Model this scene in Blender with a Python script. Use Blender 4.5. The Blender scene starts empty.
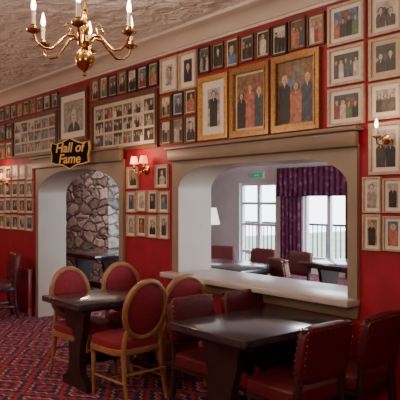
import bpy, bmesh, math, random
from mathutils import Vector, Matrix
random.seed(11)
pi=math.pi
# ---------------------------------------------------------------- materials
MATS={}
def mat(name,col,rough=.6,metal=0,noise=0,nscale=20,bump=0,emis=None,es=0,spec=None,coat=0):
    if name in MATS: return MATS[name]
    m=bpy.data.materials.new(name); m.use_nodes=True; nt=m.node_tree; b=nt.nodes['Principled BSDF']
    b.inputs['Base Color'].default_value=(*col,1); b.inputs['Roughness'].default_value=rough; b.inputs['Metallic'].default_value=metal
    if spec is not None: b.inputs['Specular IOR Level'].default_value=spec
    if coat: b.inputs['Coat Weight'].default_value=coat; b.inputs['Coat Roughness'].default_value=.15
    if noise or bump:
        tc=nt.nodes.new('ShaderNodeTexCoord'); n=nt.nodes.new('ShaderNodeTexNoise'); n.inputs['Scale'].default_value=nscale; n.inputs['Detail'].default_value=4
        nt.links.new(tc.outputs['Object'],n.inputs['Vector'])
        if noise:
            r=nt.nodes.new('ShaderNodeValToRGB'); r.color_ramp.elements[0].position=.3; r.color_ramp.elements[1].position=.7
            r.color_ramp.elements[0].color=(*[c*(1-noise) for c in col],1); r.color_ramp.elements[1].color=(*[min(1,c*(1+noise)) for c in col],1)
            nt.links.new(n.outputs['Fac'],r.inputs['Fac']); nt.links.new(r.outputs['Color'],b.inputs['Base Color'])
        if bump:
            bp=nt.nodes.new('ShaderNodeBump'); bp.inputs['Strength'].default_value=bump; bp.inputs['Distance'].default_value=.01
            nt.links.new(n.outputs['Fac'],bp.inputs['Height']); nt.links.new(bp.outputs['Normal'],b.inputs['Normal'])
    if emis: b.inputs['Emission Color'].default_value=(*emis,1); b.inputs['Emission Strength'].default_value=es
    MATS[name]=m; return m
red_wall=mat('red_wall_paint',(.31,.003,.020),.6,noise=.2,nscale=6,bump=.15)
taupe=mat('taupe_paint',(.28,.225,.165),.5,noise=.08,nscale=3)
sillm=mat('sill_gloss_paint',(.50,.46,.42),.3,noise=.05,nscale=3)
taupe_d=mat('taupe_dark_paint',(.21,.155,.105),.45,noise=.08,nscale=3)
cream=mat('cream_paint',(.62,.55,.48),.5,noise=.05,nscale=3)
cream_wall=mat('cream_wall_paint',(.78,.74,.67),.7,noise=.05,nscale=3)
white=mat('white_gloss_paint',(.82,.84,.86),.35,noise=.03)
brass=mat('polished_brass',(.62,.38,.12),.22,1,noise=.15,nscale=30)
gold=mat('gold_leaf',(.60,.37,.12),.33,.8,noise=.3,nscale=60)
browngold=mat('dark_gold_frame',(.33,.17,.055),.33,.65,noise=.35,nscale=60)
brownf=mat('brown_frame_wood',(.11,.05,.025),.45,noise=.3,nscale=40)
blackf=mat('black_frame',(.02,.017,.015),.4)
beigef=mat('beige_frame',(.48,.37,.26),.5,noise=.15,nscale=30)
darkwood=mat('dark_stained_wood',(.028,.013,.010),.35,noise=.4,nscale=12)
tabletop=mat('table_top_varnish',(.034,.032,.038),.25,noise=.35,nscale=8,coat=.9)
chairwood=mat('honey_beech_wood',(.31,.15,.06),.38,noise=.25,nscale=14)
velvet=mat('red_velvet',(.21,.008,.020),.8,noise=.2,nscale=40,bump=.1)
leather=mat('dark_red_upholstery',(.085,.005,.010),.45,noise=.3,nscale=30,bump=.1)
mat_w=mat('mount_card_white',(.74,.68,.58),.6,noise=.04)
mat_c=mat('mount_card_cream',(.58,.47,.33),.6,noise=.06)
plaqueb=mat('plaque_black',(.012,.010,.010),.8,spec=.1)
goldpaint=mat('gold_sign_paint',(.80,.48,.10),.5)
candle=mat('candle_sleeve',(.85,.80,.68),.5)
bulb=mat('bulb_glow',(1,.9,.7),.4,emis=(1,.78,.48),es=18)
shade_r=mat('lamp_shade_glow',(.9,.35,.2),.6,emis=(1,.30,.14),es=2.2)
lampshade=mat('linen_lamp_shade',(.85,.82,.78),.7,emis=(1,.93,.85),es=.9)
iron=mat('iron_black',(.02,.02,.022),.5)
green=mat('exit_green',(.02,.42,.18),.4,emis=(.02,.5,.2),es=.3)
radm=mat('radiator_red_paint',(.20,.008,.016),.4)
grass=mat('outside_ground',(.25,.30,.2),.9,noise=.2,nscale=1)
tones=[mat('photo_tone_%d'%i,c,.45,noise=.45,nscale=30) for i,c in enumerate([(.02,.018,.017),(.045,.038,.033),(.10,.085,.07),(.18,.155,.13),(.30,.27,.23),(.10,.055,.035),(.20,.10,.05),(.05,.06,.085),(.42,.38,.33),(.22,.035,.03),(.55,.50,.44),(.10,.17,.28),(.10,.17,.08),(.38,.25,.12),(.42,.14,.09),(.55,.40,.18)])]
skin=mat('photo_print_skin',(.54,.34,.23),.5,noise=.15,nscale=60); skin_bw=mat('photo_print_grey',(.52,.48,.43),.5,noise=.15,nscale=60)

def nodes(name,rough):
    m=bpy.data.materials.new(name); m.use_nodes=True; nt=m.node_tree; b=nt.nodes['Principled BSDF']; b.inputs['Roughness'].default_value=rough
    return m,nt,b
def mth(op,a,b_=None,c=None):
    n=N('ShaderNodeMath'); n.operation=op
    for i,v in enumerate((a,b_,c)):
        if v is None: continue
        if isinstance(v,(int,float)): n.inputs[i].default_value=v
        else: L(v,n.inputs[i])
    return n.outputs[0]
# carpet
carpet,nt,b=nodes('patterned_carpet',.95)
N=nt.nodes.new; L=nt.links.new
tc=N('ShaderNodeTexCoord'); mp=N('ShaderNodeMapping'); L(tc.outputs['Object'],mp.inputs['Vector']); mp.inputs['Scale'].default_value=(1.7,2.3,1)
sx=N('ShaderNodeSeparateXYZ'); L(mp.outputs[0],sx.inputs[0])
ax=mth('ABSOLUTE',mth('SUBTRACT',mth('FRACT',sx.outputs[0]),.5)); ay=mth('ABSOLUTE',mth('SUBTRACT',mth('FRACT',sx.outputs[1]),.5))
d=mth('ADD',ax,ay)
st=mth('ABSOLUTE',mth('SUBTRACT',mth('FRACT',mth('MULTIPLY',ax,8)),.5))
d2=mth('ADD',d,mth('MULTIPLY',st,.13))
cr=N('ShaderNodeValToRGB'); cr.color_ramp.interpolation='CONSTANT'
R=(.42,.030,.060,1);Nv=(.022,.024,.085,1);P=(.62,.30,.30,1);D=(.16,.012,.03,1)
els=[(0,P),(.07,R),(.13,Nv),(.24,R),(.34,P),(.38,Nv),(.50,R),(.60,D),(.68,P),(.72,Nv),(.84,R),(.96,Nv)]
cr.color_ramp.elements[0].color=els[0][1]
cr.color_ramp.elements[1].position=els[1][0]; cr.color_ramp.elements[1].color=els[1][1]
for p,c in els[2:]:
    e=cr.color_ramp.elements.new(p); e.color=c
L(d2,cr.inputs['Fac'])
nz=N('ShaderNodeTexNoise'); nz.inputs['Scale'].default_value=90; L(tc.outputs['Object'],nz.inputs['Vector'])
mx=N('ShaderNodeMixRGB'); mx.blend_type='MULTIPLY'; mx.inputs[0].default_value=.5; L(cr.outputs[0],mx.inputs[1]); L(nz.outputs['Fac'],mx.inputs[2]); L(mx.outputs[0],b.inputs['Base Color'])
# ceiling plaster
ceilm,nt,b=nodes('textured_plaster_ceiling',.5)
N=nt.nodes.new; L=nt.links.new
b.inputs['Base Color'].default_value=(.78,.75,.72,1)
tc=N('ShaderNodeTexCoord'); vo=N('ShaderNodeTexVoronoi'); vo.inputs['Scale'].default_value=6; vo.feature='SMOOTH_F1'
nz=N('ShaderNodeTexNoise'); nz.inputs['Scale'].default_value=9; nz.inputs['Distortion'].default_value=1.2; nz.inputs['Detail'].default_value=2
L(tc.outputs['Object'],vo.inputs['Vector']); L(tc.outputs['Object'],nz.inputs['Vector'])
ad=mth('ADD',vo.outputs['Distance'],nz.outputs['Fac'])
bp=N('ShaderNodeBump'); bp.inputs['Strength'].default_value=.8; bp.inputs['Distance'].default_value=.06; L(ad,bp.inputs['Height']); L(bp.outputs[0],b.inputs['Normal'])
# stone
stone,nt,b=nodes('rubble_stone',.85)
N=nt.nodes.new; L=nt.links.new
tc=N('ShaderNodeTexCoord'); mp=N('ShaderNodeMapping'); mp.inputs['Scale'].default_value=(3.0,3.0,6.5)
nd=N('ShaderNodeTexNoise'); nd.inputs['Scale'].default_value=5; L(tc.outputs['Object'],nd.inputs[0])
va=N('ShaderNodeVectorMath'); va.operation='MULTIPLY_ADD'; L(nd.outputs['Color'],va.inputs[0]); va.inputs[1].default_value=(.15,.15,.15); L(tc.outputs['Object'],va.inputs[2]); L(va.outputs[0],mp.inputs[0])
vo=N('ShaderNodeTexVoronoi'); vo.inputs['Scale'].default_value=1; vo.feature='DISTANCE_TO_EDGE'; L(mp.outputs[0],vo.inputs['Vector'])
vc=N('ShaderNodeTexVoronoi'); vc.inputs['Scale'].default_value=1; L(mp.outputs[0],vc.inputs['Vector'])
r1=N('ShaderNodeValToRGB'); r1.color_ramp.elements[0].color=(.19,.185,.18,1); r1.color_ramp.elements[1].color=(.58,.56,.53,1)
sp=N('ShaderNodeSeparateColor'); L(vc.outputs['Color'],sp.inputs[0]); L(sp.outputs[0],r1.inputs[0])
r2=N('ShaderNodeValToRGB'); r2.color_ramp.elements[0].color=(.35,.33,.31,1); r2.color_ramp.elements[1].position=.06; r2.color_ramp.elements[1].color=(1,1,1,1); L(vo.outputs['Distance'],r2.inputs[0])
mx=N('ShaderNodeMixRGB'); mx.blend_type='MULTIPLY'; mx.inputs[0].default_value=1; L(r1.outputs[0],mx.inputs[1]); L(r2.outputs[0],mx.inputs[2]); 
nz=N('ShaderNodeTexNoise'); nz.inputs['Scale'].default_value=10; nz.inputs['Detail'].default_value=8; nz.inputs['Roughness'].default_value=.7; L(tc.outputs['Object'],nz.inputs[0])
r3=N('ShaderNodeValToRGB'); r3.color_ramp.elements[0].position=.3; r3.color_ramp.elements[1].position=.7; L(nz.outputs['Fac'],r3.inputs[0])
m2=N('ShaderNodeMixRGB'); m2.blend_type='OVERLAY'; m2.inputs[0].default_value=.5; L(mx.outputs[0],m2.inputs[1]); L(r3.outputs[0],m2.inputs[2]); L(m2.outputs[0],b.inputs['Base Color'])
bp=N('ShaderNodeBump'); bp.inputs['Distance'].default_value=.06; L(mth('ADD',mth('MINIMUM',mth('MULTIPLY',vo.outputs['Distance'],8),1),nz.outputs['Fac']),bp.inputs['Height']); L(bp.outputs[0],b.inputs['Normal'])
# curtain
curt,nt,b=nodes('patterned_curtain',.9)
N=nt.nodes.new; L=nt.links.new
tc=N('ShaderNodeTexCoord'); vo=N('ShaderNodeTexVoronoi'); vo.inputs['Scale'].default_value=9; L(tc.outputs['Object'],vo.inputs['Vector'])
r=N('ShaderNodeValToRGB'); r.color_ramp.elements[0].color=(.24,.08,.17,1); r.color_ramp.elements[0].position=.25; r.color_ramp.elements[1].color=(.12,.022,.065,1); r.color_ramp.elements[1].position=.5
L(vo.outputs['Distance'],r.inputs[0]); L(r.outputs[0],b.inputs['Base Color'])

# ---------------------------------------------------------------- builder
class B:
    def __init__(s): s.bm=bmesh.new(); s.mats=[]
    def mi(s,m):
        if m not in s.mats: s.mats.append(m)
        return s.mats.index(m)
    def face(s,vs,m):
        u=[]
        for v in vs:
            if v not in u: u.append(v)
        if len(u)<3: return
        try: f=s.bm.faces.new(u); f.material_index=s.mi(m); return f
        except ValueError: pass
    def v(s,p): return s.bm.verts.new(p)
    def poly(s,pts,m): return s.face([s.v(p) for p in pts],m)
    def box(s,c,d,m,rot=None,bev=0):
        t=bmesh.new(); bmesh.ops.create_cube(t,size=1)
        for v in t.verts: v.co=Vector((v.co.x*d[0],v.co.y*d[1],v.co.z*d[2]))
        if bev: bmesh.ops.bevel(t,geom=t.edges[:],offset=bev,segments=2,affect='EDGES',profile=.5)
        M=Matrix.Translation(c)
        if rot is not None: M=M@rot
        s.merge(t,M,m)
    def merge(s,t,M,m):
        mp={}
        for v in t.verts: mp[v]=s.bm.verts.new(M@v.co)
        k=s.mi(m)
        for f in t.faces:
            nf=s.bm.faces.new([mp[v] for v in f.verts]); nf.material_index=k
        t.free()
    def span(s,a,b_,m,bev=0):
        c=[(a[i]+b_[i])/2 for i in range(3)]; d=[abs(b_[i]-a[i]) for i in range(3)]; s.box(c,d,m,bev=bev)
    def tube(s,pts,rad,m,seg=8,closed=False,flat=1):
        pts=[Vector(p) for p in pts]; n=len(pts)
        if not hasattr(rad,'__len__'): rad=[rad]*n
        rings=[]; up=None
        for i,p in enumerate(pts):
            if closed: t=(pts[(i+1)%n]-pts[i-1])
            else: t=pts[min(i+1,n-1)]-pts[max(i-1,0)]
            t.normalize()
            if up is None:
                up=Vector((1,0,0)) if abs(t.x)<.9 else Vector((0,1,0))
            a=(up-t*up.dot(t))
            if a.length<1e-4: a=t.orthogonal()
            a.normalize(); up=a; c=t.cross(a)
            rings.append([s.v(p+(a*math.cos(2*pi*j/seg)*flat+c*math.sin(2*pi*j/seg))*rad[i]) for j in range(seg)])
        for i in range(n if closed else n-1):
            A=rings[i];Bq=rings[(i+1)%n]
            for j in range(seg): s.face([A[j],A[(j+1)%seg],Bq[(j+1)%seg],Bq[j]],m)
        if not closed:
            s.face(rings[0][::-1],m); s.face(rings[-1],m)
    def lathe(s,prof,o,m,seg=16):
        rings=[]
        for r,z in prof:
            rings.append([s.v((o[0]+r*math.cos(2*pi*j/seg),o[1]+r*math.sin(2*pi*j/seg),o[2]+z)) for j in range(seg)])
        for A,Bq in zip(rings,rings[1:]):
            for j in range(seg): s.face([A[j],A[(j+1)%seg],Bq[(j+1)%seg],Bq[j]],m)
        s.face(rings[0][::-1],m); s.face(rings[-1],m)
    def pad(s,c,d,m,e=.5,rot=None,e2=None,nu=24,nv=10):
        e2=e2 or e
        f=lambda w,p: math.copysign(abs(w)**p,w)
        M=Matrix.Translation(c)
        if rot is not None: M=M@rot
        rows=[]
        for i in range(1,nv):
            a=-pi/2+pi*i/nv
            rows.append([s.v(M@Vector((d[0]/2*f(math.cos(a),e2)*f(math.cos(2*pi*j/nu),e),d[1]/2*f(math.cos(a),e2)*f(math.sin(2*pi*j/nu),e),d[2]/2*f(math.sin(a),e2)))) for j in range(nu)])
        for A,Bq in zip(rows,rows[1:]):
            for j in range(nu): s.face([A[j],A[(j+1)%nu],Bq[(j+1)%nu],Bq[j]],m)
        s.face(rows[0][::-1],m); s.face(rows[-1],m)
    def prism(s,pts,axis,a,b_,m):
        def P(p,t):
            return (p[0],t,p[1]) if axis=='y' else ((t,p[0],p[1]) if axis=='x' else (p[0],p[1],t))
        A=[s.v(P(p,a)) for p in pts]; C=[s.v(P(p,b_)) for p in pts]; n=len(pts)
        s.face(A,m); s.face(C[::-1],m)
        for i in range(n): s.face([A[i],C[i],C[(i+1)%n],A[(i+1)%n]],m)
    def done(s,name,loc=(0,0,0),rz=0,smooth=True,recalc=True):
        if recalc: bmesh.ops.recalc_face_normals(s.bm,faces=s.bm.faces[:])
        me=bpy.data.meshes.new(name); s.bm.to_mesh(me); s.bm.free()
        for m in s.mats: me.materials.append(m)
        if smooth:
            for p in me.polygons: p.use_smooth=True
            me.set_sharp_from_angle(angle=math.radians(40))
        o=bpy.data.objects.new(name,me); bpy.context.scene.collection.objects.link(o)
        o.location=loc; o.rotation_euler=(0,0,rz); return o
def inst(o,name,loc,rz):
    n=bpy.data.objects.new(name,o.data); bpy.context.scene.collection.objects.link(n); n.location=loc; n.rotation_euler=(0,0,rz); return n

# ---------------------------------------------------------------- room shell
H=3.14; XL=-13.0; XR=3.0; YB=-6.5; TH=.35; YF=6.5; H2=2.62
DO=(-7.68,-5.50,2.02)     # door outer x0,x1,top
PO=(-4.62,-2.50,1.97,.84) # pass outer x0,x1,top,bottom
w=B(); w.span((XL,0,0),(DO[0],TH,H),red_wall); w.span((DO[1],0,0),(PO[0],TH,H),red_wall); w.span((PO[1],0,0),(XR,TH,H),red_wall)
w.span((DO[0],0,DO[2]),(DO[1],TH,H),red_wall); w.span((PO[0],0,PO[2]),(PO[1],TH,H),red_wall); w.span((PO[0],0,0),(PO[1],TH,PO[3]),red_wall)
w.done('wall_partition',smooth=False)
w=B(); w.span((XL-.1,YB,0),(XL,YF,H),red_wall); w.done('wall_left',smooth=False)
w=B(); w.span((XR,YB,0),(XR+.1,TH,H),red_wall); w.done('wall_right',smooth=False)
w=B(); w.span((XL,YB-.1,0),(XR,YB,H),red_wall); w.done('wall_behind',smooth=False)
w=B(); w.span((XL,YB,-.1),(XR,YF,0),carpet); w.done('floor',smooth=False)
w=B(); w.span((XL,YB,H),(XR,TH,H+.1),ceilm); w.done('ceiling',smooth=False)
w=B(); w.span((XL,TH,H2),(XR,YF,H2+.1),cream_wall); w.done('ceiling_lounge',smooth=False)
# far wall of lounge
FD=(-10.55,-9.35,0,1.98); FW=(-8.55,-7.25,.30,1.78)
w=B()
for a,b_ in ((XL,FD[0]),(FD[1],FW[0]),(FW[1],-5.6),(-4.4,-3.4),(-2.2,XR)): w.span((a,YF,0),(b_,YF+.2,H2),cream_wall)
w.span((FD[0],YF,FD[3]),(FD[1],YF+.2,H2),cream_wall); w.span((FW[0],YF,FW[3]),(FW[1],YF+.2,H2),cream_wall); w.span((FW[0],YF,0),(FW[1],YF+.2,FW[2]),cream_wall)
for a,b_ in((-5.6,-4.4),(-3.4,-2.2)): w.span((a,YF,0),(b_,YF+.2,.3),cream_wall); w.span((a,YF,2.2),(b_,YF+.2,H2),cream_wall)
w.done('wall_lounge',smooth=False)
def window(name,x0,x1,z0,z1,nx,rails):
    w=B(); y0,y1=YF+.05,YF+.12; t=.06
    w.span((x0,y0,z0),(x0+t,y1,z1),white); w.span((x1-t,y0,z0),(x1,y1,z1),white); w.span((x0+t,y0,z1-t),(x1-t,y1,z1),white); w.span((x0+t,y0,z0),(x1-t,y1,z0+t),white)
    for i in range(1,nx):
        x=x0+(x1-x0)*i/nx; w.span((x-.045,y0,z0+t),(x+.045,y1,z1-t),white)
    for r in rails: w.span((x0+t,y0+.01,r-.03),(x1-t,y1-.01,r+.03),white)
    return w.done(name,smooth=False)
window('door_1',FD[0],FD[1],0.0,FD[3],2,(.35,1.0,1.5))
window('window_1',FW[0],FW[1],FW[2],FW[3],2,())
window('window_2',-5.6,-4.4,.3,2.2,2,()); window('window_3',-3.4,-2.2,.3,2.2,2,())
w=B(); w.span((-20,YF+.25,-.2),(6,YF+25,-.1),grass); w.done('terrace_ground',smooth=False)
w=B()
for i in range(60): x=-12+i*.14; w.span((x,YF+1.6,-.1),(x+.02,YF+1.62,.95),iron)
w.span((-12.05,YF+1.58,.95),(-3.6,YF+1.64,1.0),iron); w.span((-12.05,YF+1.59,.1),(-3.6,YF+1.63,.13),iron); w.done('balcony_railing',smooth=False)
# curtains
def curtain(name,x0,x1,z0,z1,y,per=.11,amp=.03):
    w=B(); n=max(8,int((x1-x0)/per*6)); A=[];C=[]
    for i in range(n+1):
        x=x0+(x1-x0)*i/n; yy=y+amp*math.sin(2*pi*(x-x0)/per)
        A.append(w.v((x,yy,z0))); C.append(w.v((x,yy,z1)))
    for i in range(n): w.face([A[i],A[i+1],C[i+1],C[i]],curt)
    o=w.done(name); md=o.modifiers.new('t','SOLIDIFY'); md.thickness=.006; return o
curtain('window_curtain',-9.10,-8.50,.02,2.2,YF-.12); curtain('window_curtain.001',-7.36,-6.85,.02,2.2,YF-.12)
curtain('curtain_pelmet',-9.14,-6.80,1.66,2.28,YF-.2,.14,.02)

# arched frames
def arch_frame(name,x0,x1,ztop,zbot,xi0,xi1,zi,zs,rx,rz,zi_bot):
    w=B(); inner=[];outer=[]
    def ad(i,o): inner.append(i); outer.append(o)
    ad((xi0,zi_bot),(x0,zi_bot)); ad((xi0,zs),(x0,zs)); ad((xi0,zs),(x0,ztop))
    for k in range(1,13):
        a=pi/2*k/12; x=xi0+rx*(1-math.cos(a)); z=zs+rz*math.sin(a); ad((x,z),(x,ztop))
    for k in range(0,13):
        a=pi/2*(1-k/12); x=xi1-rx*(1-math.cos(a)); z=zs+rz*math.sin(a)
        if k==12: ad((xi1,zs),(x1,ztop)); ad((xi1,zs),(x1,zs))
        else: ad((x,z),(x,ztop))
    ad((xi1,zi_bot),(x1,zi_bot))
    ya,yb=-.03,TH+.03
    for i in range(len(inner)-1):
        for y,sgn in((ya,1),(yb,-1)):
            q=[inner[i],inner[i+1],outer[i+1],outer[i]]; pts=[]
            for p in q:
                if p not in pts: pts.append(p)
            if len(pts)>=3: w.poly([(p[0],y,p[1]) for p in pts][::sgn],taupe)
        if inner[i]!=inner[i+1]:
            w.poly([(inner[i][0],ya,inner[i][1]),(inner[i][0],yb,inner[i][1]),(inner[i+1][0],yb,inner[i+1][1]),(inner[i+1][0],ya,inner[i+1][1])],taupe)
        if outer[i]!=outer[i+1]:
            w.poly([(outer[i][0],ya,outer[i][1]),(outer[i][0],yb,outer[i][1]),(outer[i+1][0],yb,outer[i+1][1]),(outer[i+1][0],ya,outer[i+1][1])],taupe)
    bmesh.ops.remove_doubles(w.bm,verts=w.bm.verts[:],dist=1e-5)
    return w.done(name)
arch_frame('trim_1',DO[0],DO[1],DO[2],0,DO[0]+.08,DO[1]-.08,1.96,1.66,.85,.29,0)
arch_frame('trim_2',PO[0],PO[1],PO[2],PO[3],PO[0]+.10,PO[1]-.08,1.90,1.68,.45,.21,PO[3]+.05)
w=B(); w.span((DO[0]-.03,-.08,2.0),(DO[1]+.02,-.031,2.13),taupe_d,bev=.01); w.span((DO[0]-.05,-.10,2.13),(DO[1]+.04,-.0,2.155),taupe_d,bev=.006); w.done('trim_3')
w=B(); w.span((PO[0]-.02,-.08,1.95),(PO[1]+.02,-.031,2.06),taupe_d,bev=.01); w.span((PO[0]-.04,-.10,2.06),(PO[1]+.04,-.0,2.09),taupe_d,bev=.006); w.done('trim_4')
w=B(); w.span((PO[0]-.06,-.14,PO[3]-.0),(PO[1]+.0,TH+.12,PO[3]+.05),sillm,bev=.012); w.span((PO[0]-.02,-.03,PO[3]-.09),(PO[1],0,PO[3]-.0),taupe_d,bev=.004); w.done('window_sill')
# cornice
w=B(); C0=3.0; prof=[(0,H),(-.24,H),(-.24,H-.025),(-.20,H-.035),(-.17,H-.035),(-.12,H-.05),(-.07,H-.09),(-.05,H-.115),(-.035,H-.118),(-.035,C0),(0,C0)]
w.prism(prof,'x',XL,XR,cream); w.done('trim_5')
w=B()
for a,b_ in((XL,DO[0]),(DO[1],XR)): w.span((a,-.02,0),(b_,0,.14),red_wall,bev=.004)
w.done('baseboard_partition')
# stone chimney breast
w=B(); w.span((-12.6,2.0,0),(-9.15,2.7,H2),stone); w.done('wall_stone',smooth=False)

# ---------------------------------------------------------------- pictures on the wall
def el(cx,cz,rx,rz,n=12): return [(cx+rx*math.cos(2*pi*i/n),cz+rz*math.sin(2*pi*i/n)) for i in range(n)]
def picture(w,x0,x1,z0,z1,fr,fw,mt,mw,kind,yb=-.001):
    y=yb-(.02+fw*.3)
    w.span((x0,y,z0),(x0+fw,yb,z1),fr); w.span((x1-fw,y,z0),(x1,yb,z1),fr); w.span((x0+fw,y,z0),(x1-fw,yb,z0+fw),fr); w.span((x0+fw,y,z1-fw),(x1-fw,yb,z1),fr)
    a,b_,c,d=x0+fw,x1-fw,z0+fw,z1-fw; ym=yb-.010
    def q(a,b_,c,d,y,m): w.poly([(a,y,c),(b_,y,c),(b_,y,d),(a,y,d)],m)
    q(a,b_,c,d,ym,mt)
    if fw>.035:   # inner lip of the big mouldings
        yl=y-.006
        w.span((a-.018,yl,c-.018),(a-.006,y,d+.018),fr); w.span((b_+.006,yl,c-.018),(b_+.018,y,d+.018),fr); w.span((a-.006,yl,c-.018),(b_+.006,y,c-.006),fr); w.span((a-.006,yl,d+.006),(b_+.006,y,d+.018),fr)
    def photo(a,b_,c,d,kind):
        bw=random.random()<.5 and kind!='G'; sk=skin_bw if bw else skin
        bg=random.choice([tones[0],tones[1],tones[2],tones[3],tones[4],tones[8],tones[10]] if bw else [tones[1],tones[5],tones[6],tones[7],tones[11],tones[12],tones[13],tones[2]])
        if kind=='G': bg=tones[6]
        clothes=[tones[0],tones[0],tones[1],tones[2],tones[4],tones[8]] if bw else [tones[0],tones[1],tones[7],tones[9],tones[10],tones[11],tones[14],tones[12]]
        bgs=[tones[1],tones[2],tones[3],tones[4],tones[8]] if bw else [tones[5],tones[6],tones[13],tones[11],tones[3],tones[12]]
        q(a,b_,c,d,ym-.001,bg); W=b_-a; Hh=d-c
        for _ in range(random.choice([1,2,3])):
            u0=random.uniform(0,.7); v0=random.uniform(0,.6); q(a+W*u0,a+W*min(1,u0+random.uniform(.1,.4)),c+Hh*v0,c+Hh*min(1,v0+random.uniform(.15,.5)),ym-.0012-.0001*_,random.choice(bgs))
        n={'p':1,'g':random.choice([2,3]),'s':random.choice([3,4,5,6]),'G':3}[kind]
        if kind=='s': q(a,b_,c,c+Hh*.22,ym-.0016,random.choice(bgs))
        zoom=random.uniform(.8,1.45)
        for i in range(n):
            cx=a+W*(i+.5)/n
            if n==1: hw=min(W*.2,Hh*.16)*zoom; cx+=W*random.uniform(-.08,.08); top=d-hw*random.uniform(1.7,2.2)
            else: hw=min(W/n*.27,Hh*.15); top=c+Hh*random.uniform(.56,.74)
            cl=random.choice([t for t in clothes if t is not bg]); yy=ym-.002-.0003*i
            if kind=='G': cl=[tones[0],tones[14],tones[7]][i]
            sh=[(cx-hw*1.7,c),(cx+hw*1.7,c),(cx+hw*1.9,top-hw*2.1),(cx+hw*1.2,top-hw*1.3),(cx+hw*.4,top-hw*1.0),(cx-hw*.4,top-hw*1.0),(cx-hw*1.2,top-hw*1.3),(cx-hw*1.9,top-hw*2.1)]
            sh=[(min(max(p[0],a),b_),max(p[1],c)) for p in sh]
            w.poly([(p[0],yy,p[1]) for p in sh],cl)
            w.poly([(p[0],yy-.0002,p[1]) for p in [(cx-hw*.35,top-hw*1.0),(cx,max(c,top-hw*2.2)),(cx+hw*.35,top-hw*1.0)]],random.choice([tones[8],tones[10]]))
            hr=random.choice([tones[0],tones[1],tones[5],tones[3],tones[4]] if bw else [tones[0],tones[5],tones[6],tones[15],tones[3]])
            hk=random.choice([1.1,1.2,1.5]); tz=min(hw*1.15,(d-top-hw*.12)*.98)
            w.poly([(p[0],yy-.0003,p[1]) for p in el(cx,top+hw*.12-(hw*.25 if hk==1.5 else 0),min(hw*.85*hk,cx-a,b_-cx),tz)],hr)
            w.poly([(p[0],yy-.0005,p[1]) for p in el(cx,top-hw*.08,hw*.70,hw*.98)],sk)
            for sx_ in(-.28,.28): w.poly([(p[0],yy-.0007,p[1]) for p in el(cx+sx_*hw,top+.02*hw,hw*.14,hw*.09,6)],tones[0])
            w.poly([(p[0],yy-.0007,p[1]) for p in el(cx,top-.55*hw,hw*.27,hw*.08,6)],tones[5])
            w.poly([(p[0],yy-.0007,p[1]) for p in [(cx-.02*hw,top-.02*hw),(cx+.14*hw,top-.3*hw),(cx-.1*hw,top-.3*hw)]],tones[6] if not bw else tones[4])
    a+=mw;b_-=mw;c+=mw;d-=mw
    if isinstance(kind,str): photo(a,b_,c,d,kind)
    else:
        nx,nz_=kind
        for i in range(nx):
            for j in range(nz_):
                pw=(b_-a)/nx; ph=(d-c)/nz_; photo(a+pw*i+.012,a+pw*(i+1)-.012,c+ph*j+.012,c+ph*(j+1)-.012,random.choice('pgs' if pw>.1 else 'p'))
big=[((-7.02,-6.28,2.30,2.92),brownf,.04,mat_w,.08,'p'),((-6.19,-4.87,2.11,2.70),brownf,.04,mat_c,.03,(6,3)),((-8.49,-7.06,2.18,2.74),brownf,.04,mat_c,.02,(6,3)),
 ((-4.83,-4.55,2.63,2.97),beigef,.02,mat_w,.05,'p'),((-4.53,-4.27,2.62,2.97),beigef,.02,mat_w,.05,'p'),
 ((-4.23,-3.83,2.12,2.69),gold,.045,mat_w,.07,'p'),((-3.80,-3.34,2.11,2.70),browngold,.055,mat_c,.02,'G'),((-3.31,-2.83,2.11,2.71),browngold,.055,tones[3],.012,'G'),
 ((-2.76,-2.45,2.69,2.98),beigef,.02,mat_w,.03,'s'),((-2.76,-2.45,2.40,2.67),beigef,.02,mat_w,.03,'s'),((-2.76,-2.45,2.11,2.38),beigef,.02,mat_w,.03,'s'),
 ((-2.41,-2.16,2.69,2.96),beigef,.02,mat_w,.03,'g'),((-2.41,-2.16,2.39,2.67),beigef,.02,mat_c,.03,'g'),((-2.41,-2.16,2.12,2.37),beigef,.02,mat_w,.03,'s'),((-2.41,-2.16,1.75,2.10),beigef,.02,mat_w,.03,'g')]
for i,(r,*a) in enumerate(big):
    w=B(); picture(w,*r,*a); w.done('framed_photo' if i==0 else 'framed_photo.%03d'%i,smooth=False,recalc=False)
small=B()
def dk(x0,x1,z0,z1,k=None):
    f=random.choice([brownf,blackf,brownf,browngold]); picture(small,x0,x1,z0,z1,f,.014,random.choice([mat_w,mat_c,tones[4]]),.012,k or random.choice('ppg'))
def lt(x0,x1,z0,z1,k='p'): picture(small,x0,x1,z0,z1,beigef,.012,mat_w,.022,k)
def row(fn,x0,x1,n,z0,z1,gap=.015):
    s_=(x1-x0)/n
    for i in range(n): fn(x0+s_*i+gap/2,x0+s_*(i+1)-gap/2,z0+random.uniform(-.008,.008),z1+random.uniform(-.008,.008))
row(dk,-6.21,-4.86,7,2.73,2.97)
for z0,z1 in((2.38,2.61),(2.12,2.36)): row(dk,-4.84,-4.26,3,z0,z1,.02)
row(dk,-4.25,-2.78,8,2.73,2.97,.02)
for z0,z1 in((1.455,1.675),(1.20,1.43)): row(lt,-5.46,-4.68,4,z0,z1,.025)
lt(-5.44,-5.23,1.70,1.93); lt(-4.92,-4.71,1.70,1.93)
row(dk,-9.02,-7.04,9,2.77,2.97)
for z0,z1 in((2.47,2.72),(2.19,2.44)): row(dk,-9.02,-8.51,2,z0,z1)
for k in range(4): row(lt,-9.05,-7.80,5,1.15+k*.24,1.365+k*.24,.02)
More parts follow.
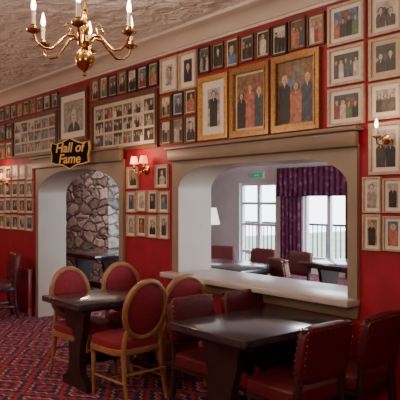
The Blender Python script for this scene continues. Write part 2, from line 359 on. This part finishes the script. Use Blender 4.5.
# same hang continues beyond the left and right of the photograph
for k in range(7): row(dk if k>3 else lt,-12.8,-9.1,14,1.15+k*.25,1.37+k*.25,.03)
for z0,z1 in((1.49,1.73),(1.24,1.475)): row(lt,-2.47,-2.15,2,z0,z1,.015)
for k in range(6): row(lt,-2.08,2.8,13,1.24+k*.28,1.50+k*.28,.03)
small.done('framed_photo_collection',smooth=False,recalc=False)

# Hall of Fame sign on a small bracket
root=bpy.data.objects.new('hall_of_fame_sign',None); bpy.context.scene.collection.objects.link(root); root.location=(-6.27,-.25,2.12); root.rotation_euler=(0,0,math.radians(22))
w=B()
def sc(k): 
    p=[(-.29,.05),(-.28,.13),(-.20,.11),(-.12,.13),(0,.18),(.12,.13),(.20,.11),(.28,.13),(.29,.05),(.27,-.03),(.28,-.11),(.20,-.13),(.10,-.14),(0,-.19),(-.10,-.14),(-.20,-.13),(-.28,-.11),(-.27,-.03)]
    return [(x*k,z*(k if k==1 else k-.03)) for x,z in p]
w.prism(sc(1),'y',-.012,.012,goldpaint); w.prism(sc(.94),'y',-.018,-.0121,plaqueb); o=w.done('plaque',smooth=False); o.parent=root
w=B(); w.tube([(-.1,.012,0),(-.16,.09,0)],.008,iron); w.tube([(.15,.012,0),(.07,.2,0)],.008,iron); o=w.done('bracket'); o.parent=root
for t,z,s in(('Hall of',.012,.155),('Fame',-.115,.15)):
    c=bpy.data.curves.new(t,'FONT'); c.body=t; c.size=s; c.align_x='CENTER'; c.extrude=.002; c.shear=.2; c.offset=.003
    o=bpy.data.objects.new('lettering',c); bpy.context.scene.collection.objects.link(o); o.rotation_euler=(pi/2,0,0); o.location=(0,-.021,z); o.parent=root; c.materials.append(goldpaint)

# ---------------------------------------------------------------- furniture
def oval_chair():
    w=B(); tilt=Matrix.Rotation(math.radians(-10),4,'Y')
    w.pad((0,0,.455),(.46,.47,.10),velvet,.45,nv=12)
    w.pad((0,0,.405),(.475,.485,.07),chairwood,.4)
    for sy in(-1,1):
        w.lathe([(.012,0),(.014,.02),(.017,.2),(.022,.33),(.016,.34),(.026,.355),(.026,.41)],(.185,.19*sy,0),chairwood,10)
        w.tube([(-.285,.19*sy,0),(-.235,.185*sy,.2),(-.215,.18*sy,.40),(-.225,.175*sy,.50),(-.235,.16*sy,.58)],[.014,.018,.024,.021,.018],chairwood)
        w.tube([(.185,.19*sy,.17),(-.24,.187*sy,.17)],.010,chairwood,6)
    w.tube([(-.03,-.19,.17),(-.03,.19,.17)],.010,chairwood,6)
    w.tube([(-.26,-.187,.24),(-.26,.187,.24)],.010,chairwood,6)
    c=Vector((-.255,0,.725)); pts=[]
    for i in range(28):
        a=2*pi*i/28; pts.append(c+tilt@Vector((0,.195*math.cos(a),.225*math.sin(a))))
    w.tube(pts,.024,chairwood,8,closed=True)
    w.pad(c,(.055,.36,.42),velvet,1,rot=tilt,e2=.9,nu=20,nv=14)
    return w
def square_chair():
    w=B(); tilt=Matrix.Rotation(math.radians(-9),4,'Y')
    w.pad((0.01,0,.445),(.44,.45,.10),leather,.3,nv=12)
    w.box((0,0,.395),(.41,.42,.05),darkwood,bev=.006)
    for sy in(-1,1):
        w.box((.18,.185*sy,.2),(.04,.04,.40),darkwood,bev=.005)
        w.tube([(-.27,.19*sy,0),(-.225,.19*sy,.2),(-.205,.19*sy,.42),(-.225,.19*sy,.62),(-.262,.19*sy,.86)],[.02,.022,.024,.021,.018],darkwood,8)
        w.box((-.02,.187*sy,.16),(.42,.022,.03),darkwood,bev=.004)
    w.box((.0,0,.16),(.022,.36,.03),darkwood,bev=.004)
    w.pad((-.235,0,.70),(.075,.43,.34),leather,.35,rot=tilt,e2=.35,nu=24,nv=12)
    for i in range(9):
        for s_ in(-1,1):
            for sy in (-1,1):
                p=tilt@Vector((.037*s_,.195*sy,-.15+.3*i/8)); w.pad(p+Vector((-.235,0,.70)),(.012,.012,.012),brass,1,nu=6,nv=4)
    for i in range(10):
        for s_ in (-1,1):
            p=tilt@Vector((.037*s_,-.17+.34*i/9,.152)); w.pad(p+Vector((-.235,0,.70)),(.012,.012,.012),brass,1,nu=6,nv=4)
    return w
def table(lx,ly):
    w=B(); w.box((0,0,.725),(lx,ly,.05),tabletop,bev=.01); w.box((0,0,.685),(lx-.14,ly-.14,.03),darkwood)
    pr=[(-.21,0),(.21,0),(.21,.05),(.17,.08),(.11,.12),(.09,.22),(.10,.36),(.15,.50),(.16,.58),(.19,.67),(-.19,.67),(-.16,.58),(-.15,.50),(-.10,.36),(-.09,.22),(-.11,.12),(-.17,.08),(-.21,.05)]
    for s_ in(-1,1): 
        y=s_*(ly/2-.17); w.prism(pr,'y',y-.03,y+.03,darkwood)
    w.box((0,0,.22),(.05,ly-.4,.09),darkwood,bev=.005)
    return w
def place(fn,name,lst):
    base=None
    for i,(x,y,r) in enumerate(lst):
        nm=name if i==0 else name+'.%03d'%i
        if base is None: base=fn().done(nm,(x,y,0),math.radians(r))
        else: inst(base,nm,(x,y,0),math.radians(r))
place(oval_chair,'oval_back_chair',[(-4.76,-.89,4),(-4.79,-.36,-6),(-4.13,-.87,183),(-4.19,-.38,172)])
place(square_chair,'upholstered_dining_chair',[(-3.22,-.72,2),(-3.20,-.22,-3),(-2.45,-.74,178),(-2.42,-.24,184),(-7.92,-.5,-100)])
table(.66,1.05).done('dining_table',(-4.57,-.72,0)); table(.74,1.02).done('dining_table.001',(-2.90,-.57,0))
# lounge furniture
place(square_chair,'lounge_chair',[(-6.15,2.6,-80),(-5.55,2.65,-95),(-4.95,2.15,70),(-6.85,2.5,-60),(-5.35,.95,90),(-3.9,3.0,170),(-6.95,1.5,20)])
table(.8,1.3).done('lounge_table',(-5.75,1.75,0),math.radians(90)); table(.8,1.2).done('lounge_table.001',(-4.75,3.0,0),math.radians(80))
table(.8,1.2).done('lounge_table.002',(-8.4,1.35,0),math.radians(90))
w=B(); w.lathe([(.14,0),(.14,.02),(.03,.04),(.015,.1),(.012,1.2),(.012,1.3)],(0,0,0),brass); w.lathe([(.24,1.14),(.17,1.44)],(0,0,0),lampshade,24); w.done('floor_lamp',(-8.3,3.55,0))
w=B(); w.span((-10.1,YF-.05,2.08),(-9.7,YF-.001,2.24),white); w.span((-10.08,YF-.056,2.1),(-9.72,YF-.0501,2.22),green)
w.poly([(-9.98,YF-.058,2.15),(-9.88,YF-.058,2.15),(-9.88,YF-.058,2.12),(-9.83,YF-.058,2.16),(-9.88,YF-.058,2.2),(-9.88,YF-.058,2.17),(-9.98,YF-.058,2.17)],white); w.done('fire_exit_sign',smooth=False)
w=B(); w.span((-11.0,5.6,0),(-10.85,5.75,H2),white); w.done('trim_6',smooth=False)
# radiator
w=B()
for i in range(8): w.box((i*.06,0,.37),(.045,.07,.54),radm,bev=.012)
w.span((-.03,-.02,.57),(.45,.02,.62),radm); w.span((-.02,-.03,0),(.02,.03,.12),radm); w.span((.40,-.03,0),(.44,.03,.12),radm); w.done('radiator',(-8.18,-.08,0))

# chandelier
CH=Vector((-3.385,-1.66,0)); zb=2.36; A0=math.radians(25)
w=B()
w.lathe([(.003,0),(.014,.01),(.008,.03),(.03,.045),(.055,.075),(.066,.11),(.055,.145),(.03,.17),(.02,.19),(.045,.20),(.05,.215),(.03,.235),(.018,.26),(.03,.29),(.034,.32),(.018,.35),(.012,.40),(.022,.42),(.012,.44),(.008,.5),(.008,.745),(.05,.75),(.065,.78)],(0,0,zb),brass,20)
for k in range(6):
    a=2*pi*k/6+A0; ca,sa=math.cos(a),math.sin(a)
    P=[(.03,.21),(.07,.25),(.12,.245),(.17,.19),(.22,.145),(.27,.145),(.315,.18),(.33,.225)]
    pts=[]
    for i in range(len(P)-1):
        for t in(0,.5): pts.append(((P[i][0]*(1-t)+P[i+1][0]*t)*ca,(P[i][0]*(1-t)+P[i+1][0]*t)*sa,zb+P[i][1]*(1-t)+P[i+1][1]*t))
    pts.append((.33*ca,.33*sa,zb+.225)); w.tube(pts,.0085,brass,8)
    w.tube([(.10*ca,.10*sa,zb+.25),(.085*ca,.085*sa,zb+.30),(.115*ca,.115*sa,zb+.32),(.135*ca,.135*sa,zb+.295)],.005,brass,6)
    o=(.33*ca,.33*sa,zb)
    w.lathe([(.012,.22),(.042,.235),(.046,.245),(.018,.247),(.016,.27),(.02,.275)],o,brass,14)
    w.lathe([(.012,.275),(.012,.36)],o,candle,12)
    w.lathe([(.008,.36),(.014,.375),(.015,.39),(.010,.42),(.002,.45)],o,bulb,10)
w.done('chandelier',CH)
def pt(name,loc,e,col,r=.2):
    l=bpy.data.lights.new(name,'POINT'); l.energy=e; l.color=col; l.shadow_soft_size=r
    o=bpy.data.objects.new(name,l); bpy.context.scene.collection.objects.link(o); o.location=loc
for k in range(6):
    a=2*pi*k/6+A0; pt('candle_bulb_light',CH+Vector((.33*math.cos(a),.33*math.sin(a),zb+.49)),5,(1,.80,.60),.03)
# sconces
def sconce(i,x,z):
    w=B(); w.lathe([(.045,-.008),(.05,0),(.03,.012)],(0,0,0),brass,14)
    for v in w.bm.verts: v.co=Matrix.Rotation(pi/2,4,'X')@v.co
    for s_ in(-1,1):
        w.tube([(0,-.01,0),(.03*s_,-.06,-.035),(.07*s_,-.09,-.03),(.085*s_,-.09,.01)],.006,brass,6)
        w.lathe([(.01,.01),(.025,.02),(.012,.025)],(.085*s_,-.09,0),brass,10); w.lathe([(.009,.025),(.009,.075)],(.085*s_,-.09,0),candle,8)
        w.lathe([(.008,.075),(.012,.09),(.008,.12),(.002,.135)],(.085*s_,-.09,0),bulb,8)
        w.lathe([(.045,.06),(.03,.135)],(.085*s_,-.09,0),shade_r,12)
    w.done('wall_sconce' if i==0 else 'wall_sconce.%03d'%i,(x,-.012,z))
    pt('sconce_bulb_light',(x,-.2,z+.18),5,(1,.6,.35),.05)
sconce(0,-5.085,1.89); sconce(1,-8.72,1.84)
# single candle bracket between the picture columns on the right
w=B(); w.lathe([(.03,-.006),(.034,0),(.02,.01)],(0,0,0),brass,14)
for v in w.bm.verts: v.co=Matrix.Rotation(pi/2,4,'X')@v.co
w.tube([(0,-.01,0),(0,-.05,-.04),(0,-.10,-.035),(0,-.11,.0)],.006,brass,6); w.lathe([(.01,0),(.028,.012),(.012,.018)],(0,-.11,0),brass,12); w.lathe([(.009,.018),(.009,.07)],(0,-.11,0),candle,8); w.lathe([(.007,.07),(.012,.085),(.009,.11),(.002,.13)],(0,-.11,0),bulb,8)
w.done('candle_wall_bracket',(-2.26,-.045,1.98)); pt('bracket_bulb_light',(-2.26,-.22,2.17),1.5,(1,.7,.45),.03)

# ---------------------------------------------------------------- lights
warm=(1,.80,.60)
pt('hall_fill_a',(-.3,-2.6,2.3),72,warm,.2); pt('hall_fill_b',(-6.3,-3.6,2.3),90,warm,.2); pt('hall_fill_c',(-10.5,-2.0,2.3),50,warm,.2)  # unseen warm point lights added to light the main room, no fittings modelled
pt('hall_fill_d',(-3.0,-4.8,2.2),78,warm,.2)  # another added fill, unseen behind the camera
def area(name,loc,rot,sx_,sy_,e,col):
    l=bpy.data.lights.new(name,'AREA'); l.shape='RECTANGLE'; l.size=sx_; l.size_y=sy_; l.energy=e; l.color=col
    o=bpy.data.objects.new(name,l); bpy.context.scene.collection.objects.link(o); o.location=loc; o.rotation_euler=rot
area('lounge_daylight_fill',(2.6,3.2,1.5),(pi/2,0,pi/2),4,2,650,(.72,.86,1))  # added cool fill at the lounge's open end, no window there
area('lounge_overhead_fill',(-5,3.2,2.58),(0,0,0),.6,.6,60,(.86,.93,1)); pt('stone_arch_fill',(-8.6,.9,2.2),55,(1,.85,.68),.12)  # two added fills brightening the lounge and its stone, no fittings there
wd=bpy.data.worlds.new('World'); bpy.context.scene.world=wd; wd.use_nodes=True; bg=wd.node_tree.nodes['Background']; bg.inputs[0].default_value=(.78,.88,1,1); bg.inputs[1].default_value=7
# ---------------------------------------------------------------- camera
c=bpy.data.cameras.new('Camera'); c.lens=54; c.sensor_width=36; co=bpy.data.objects.new('Camera',c); bpy.context.scene.collection.objects.link(co)
co.location=(0,-3.53,1.58); co.rotation_euler=(pi/2,0,math.atan2(.768,.640)); bpy.context.scene.camera=co
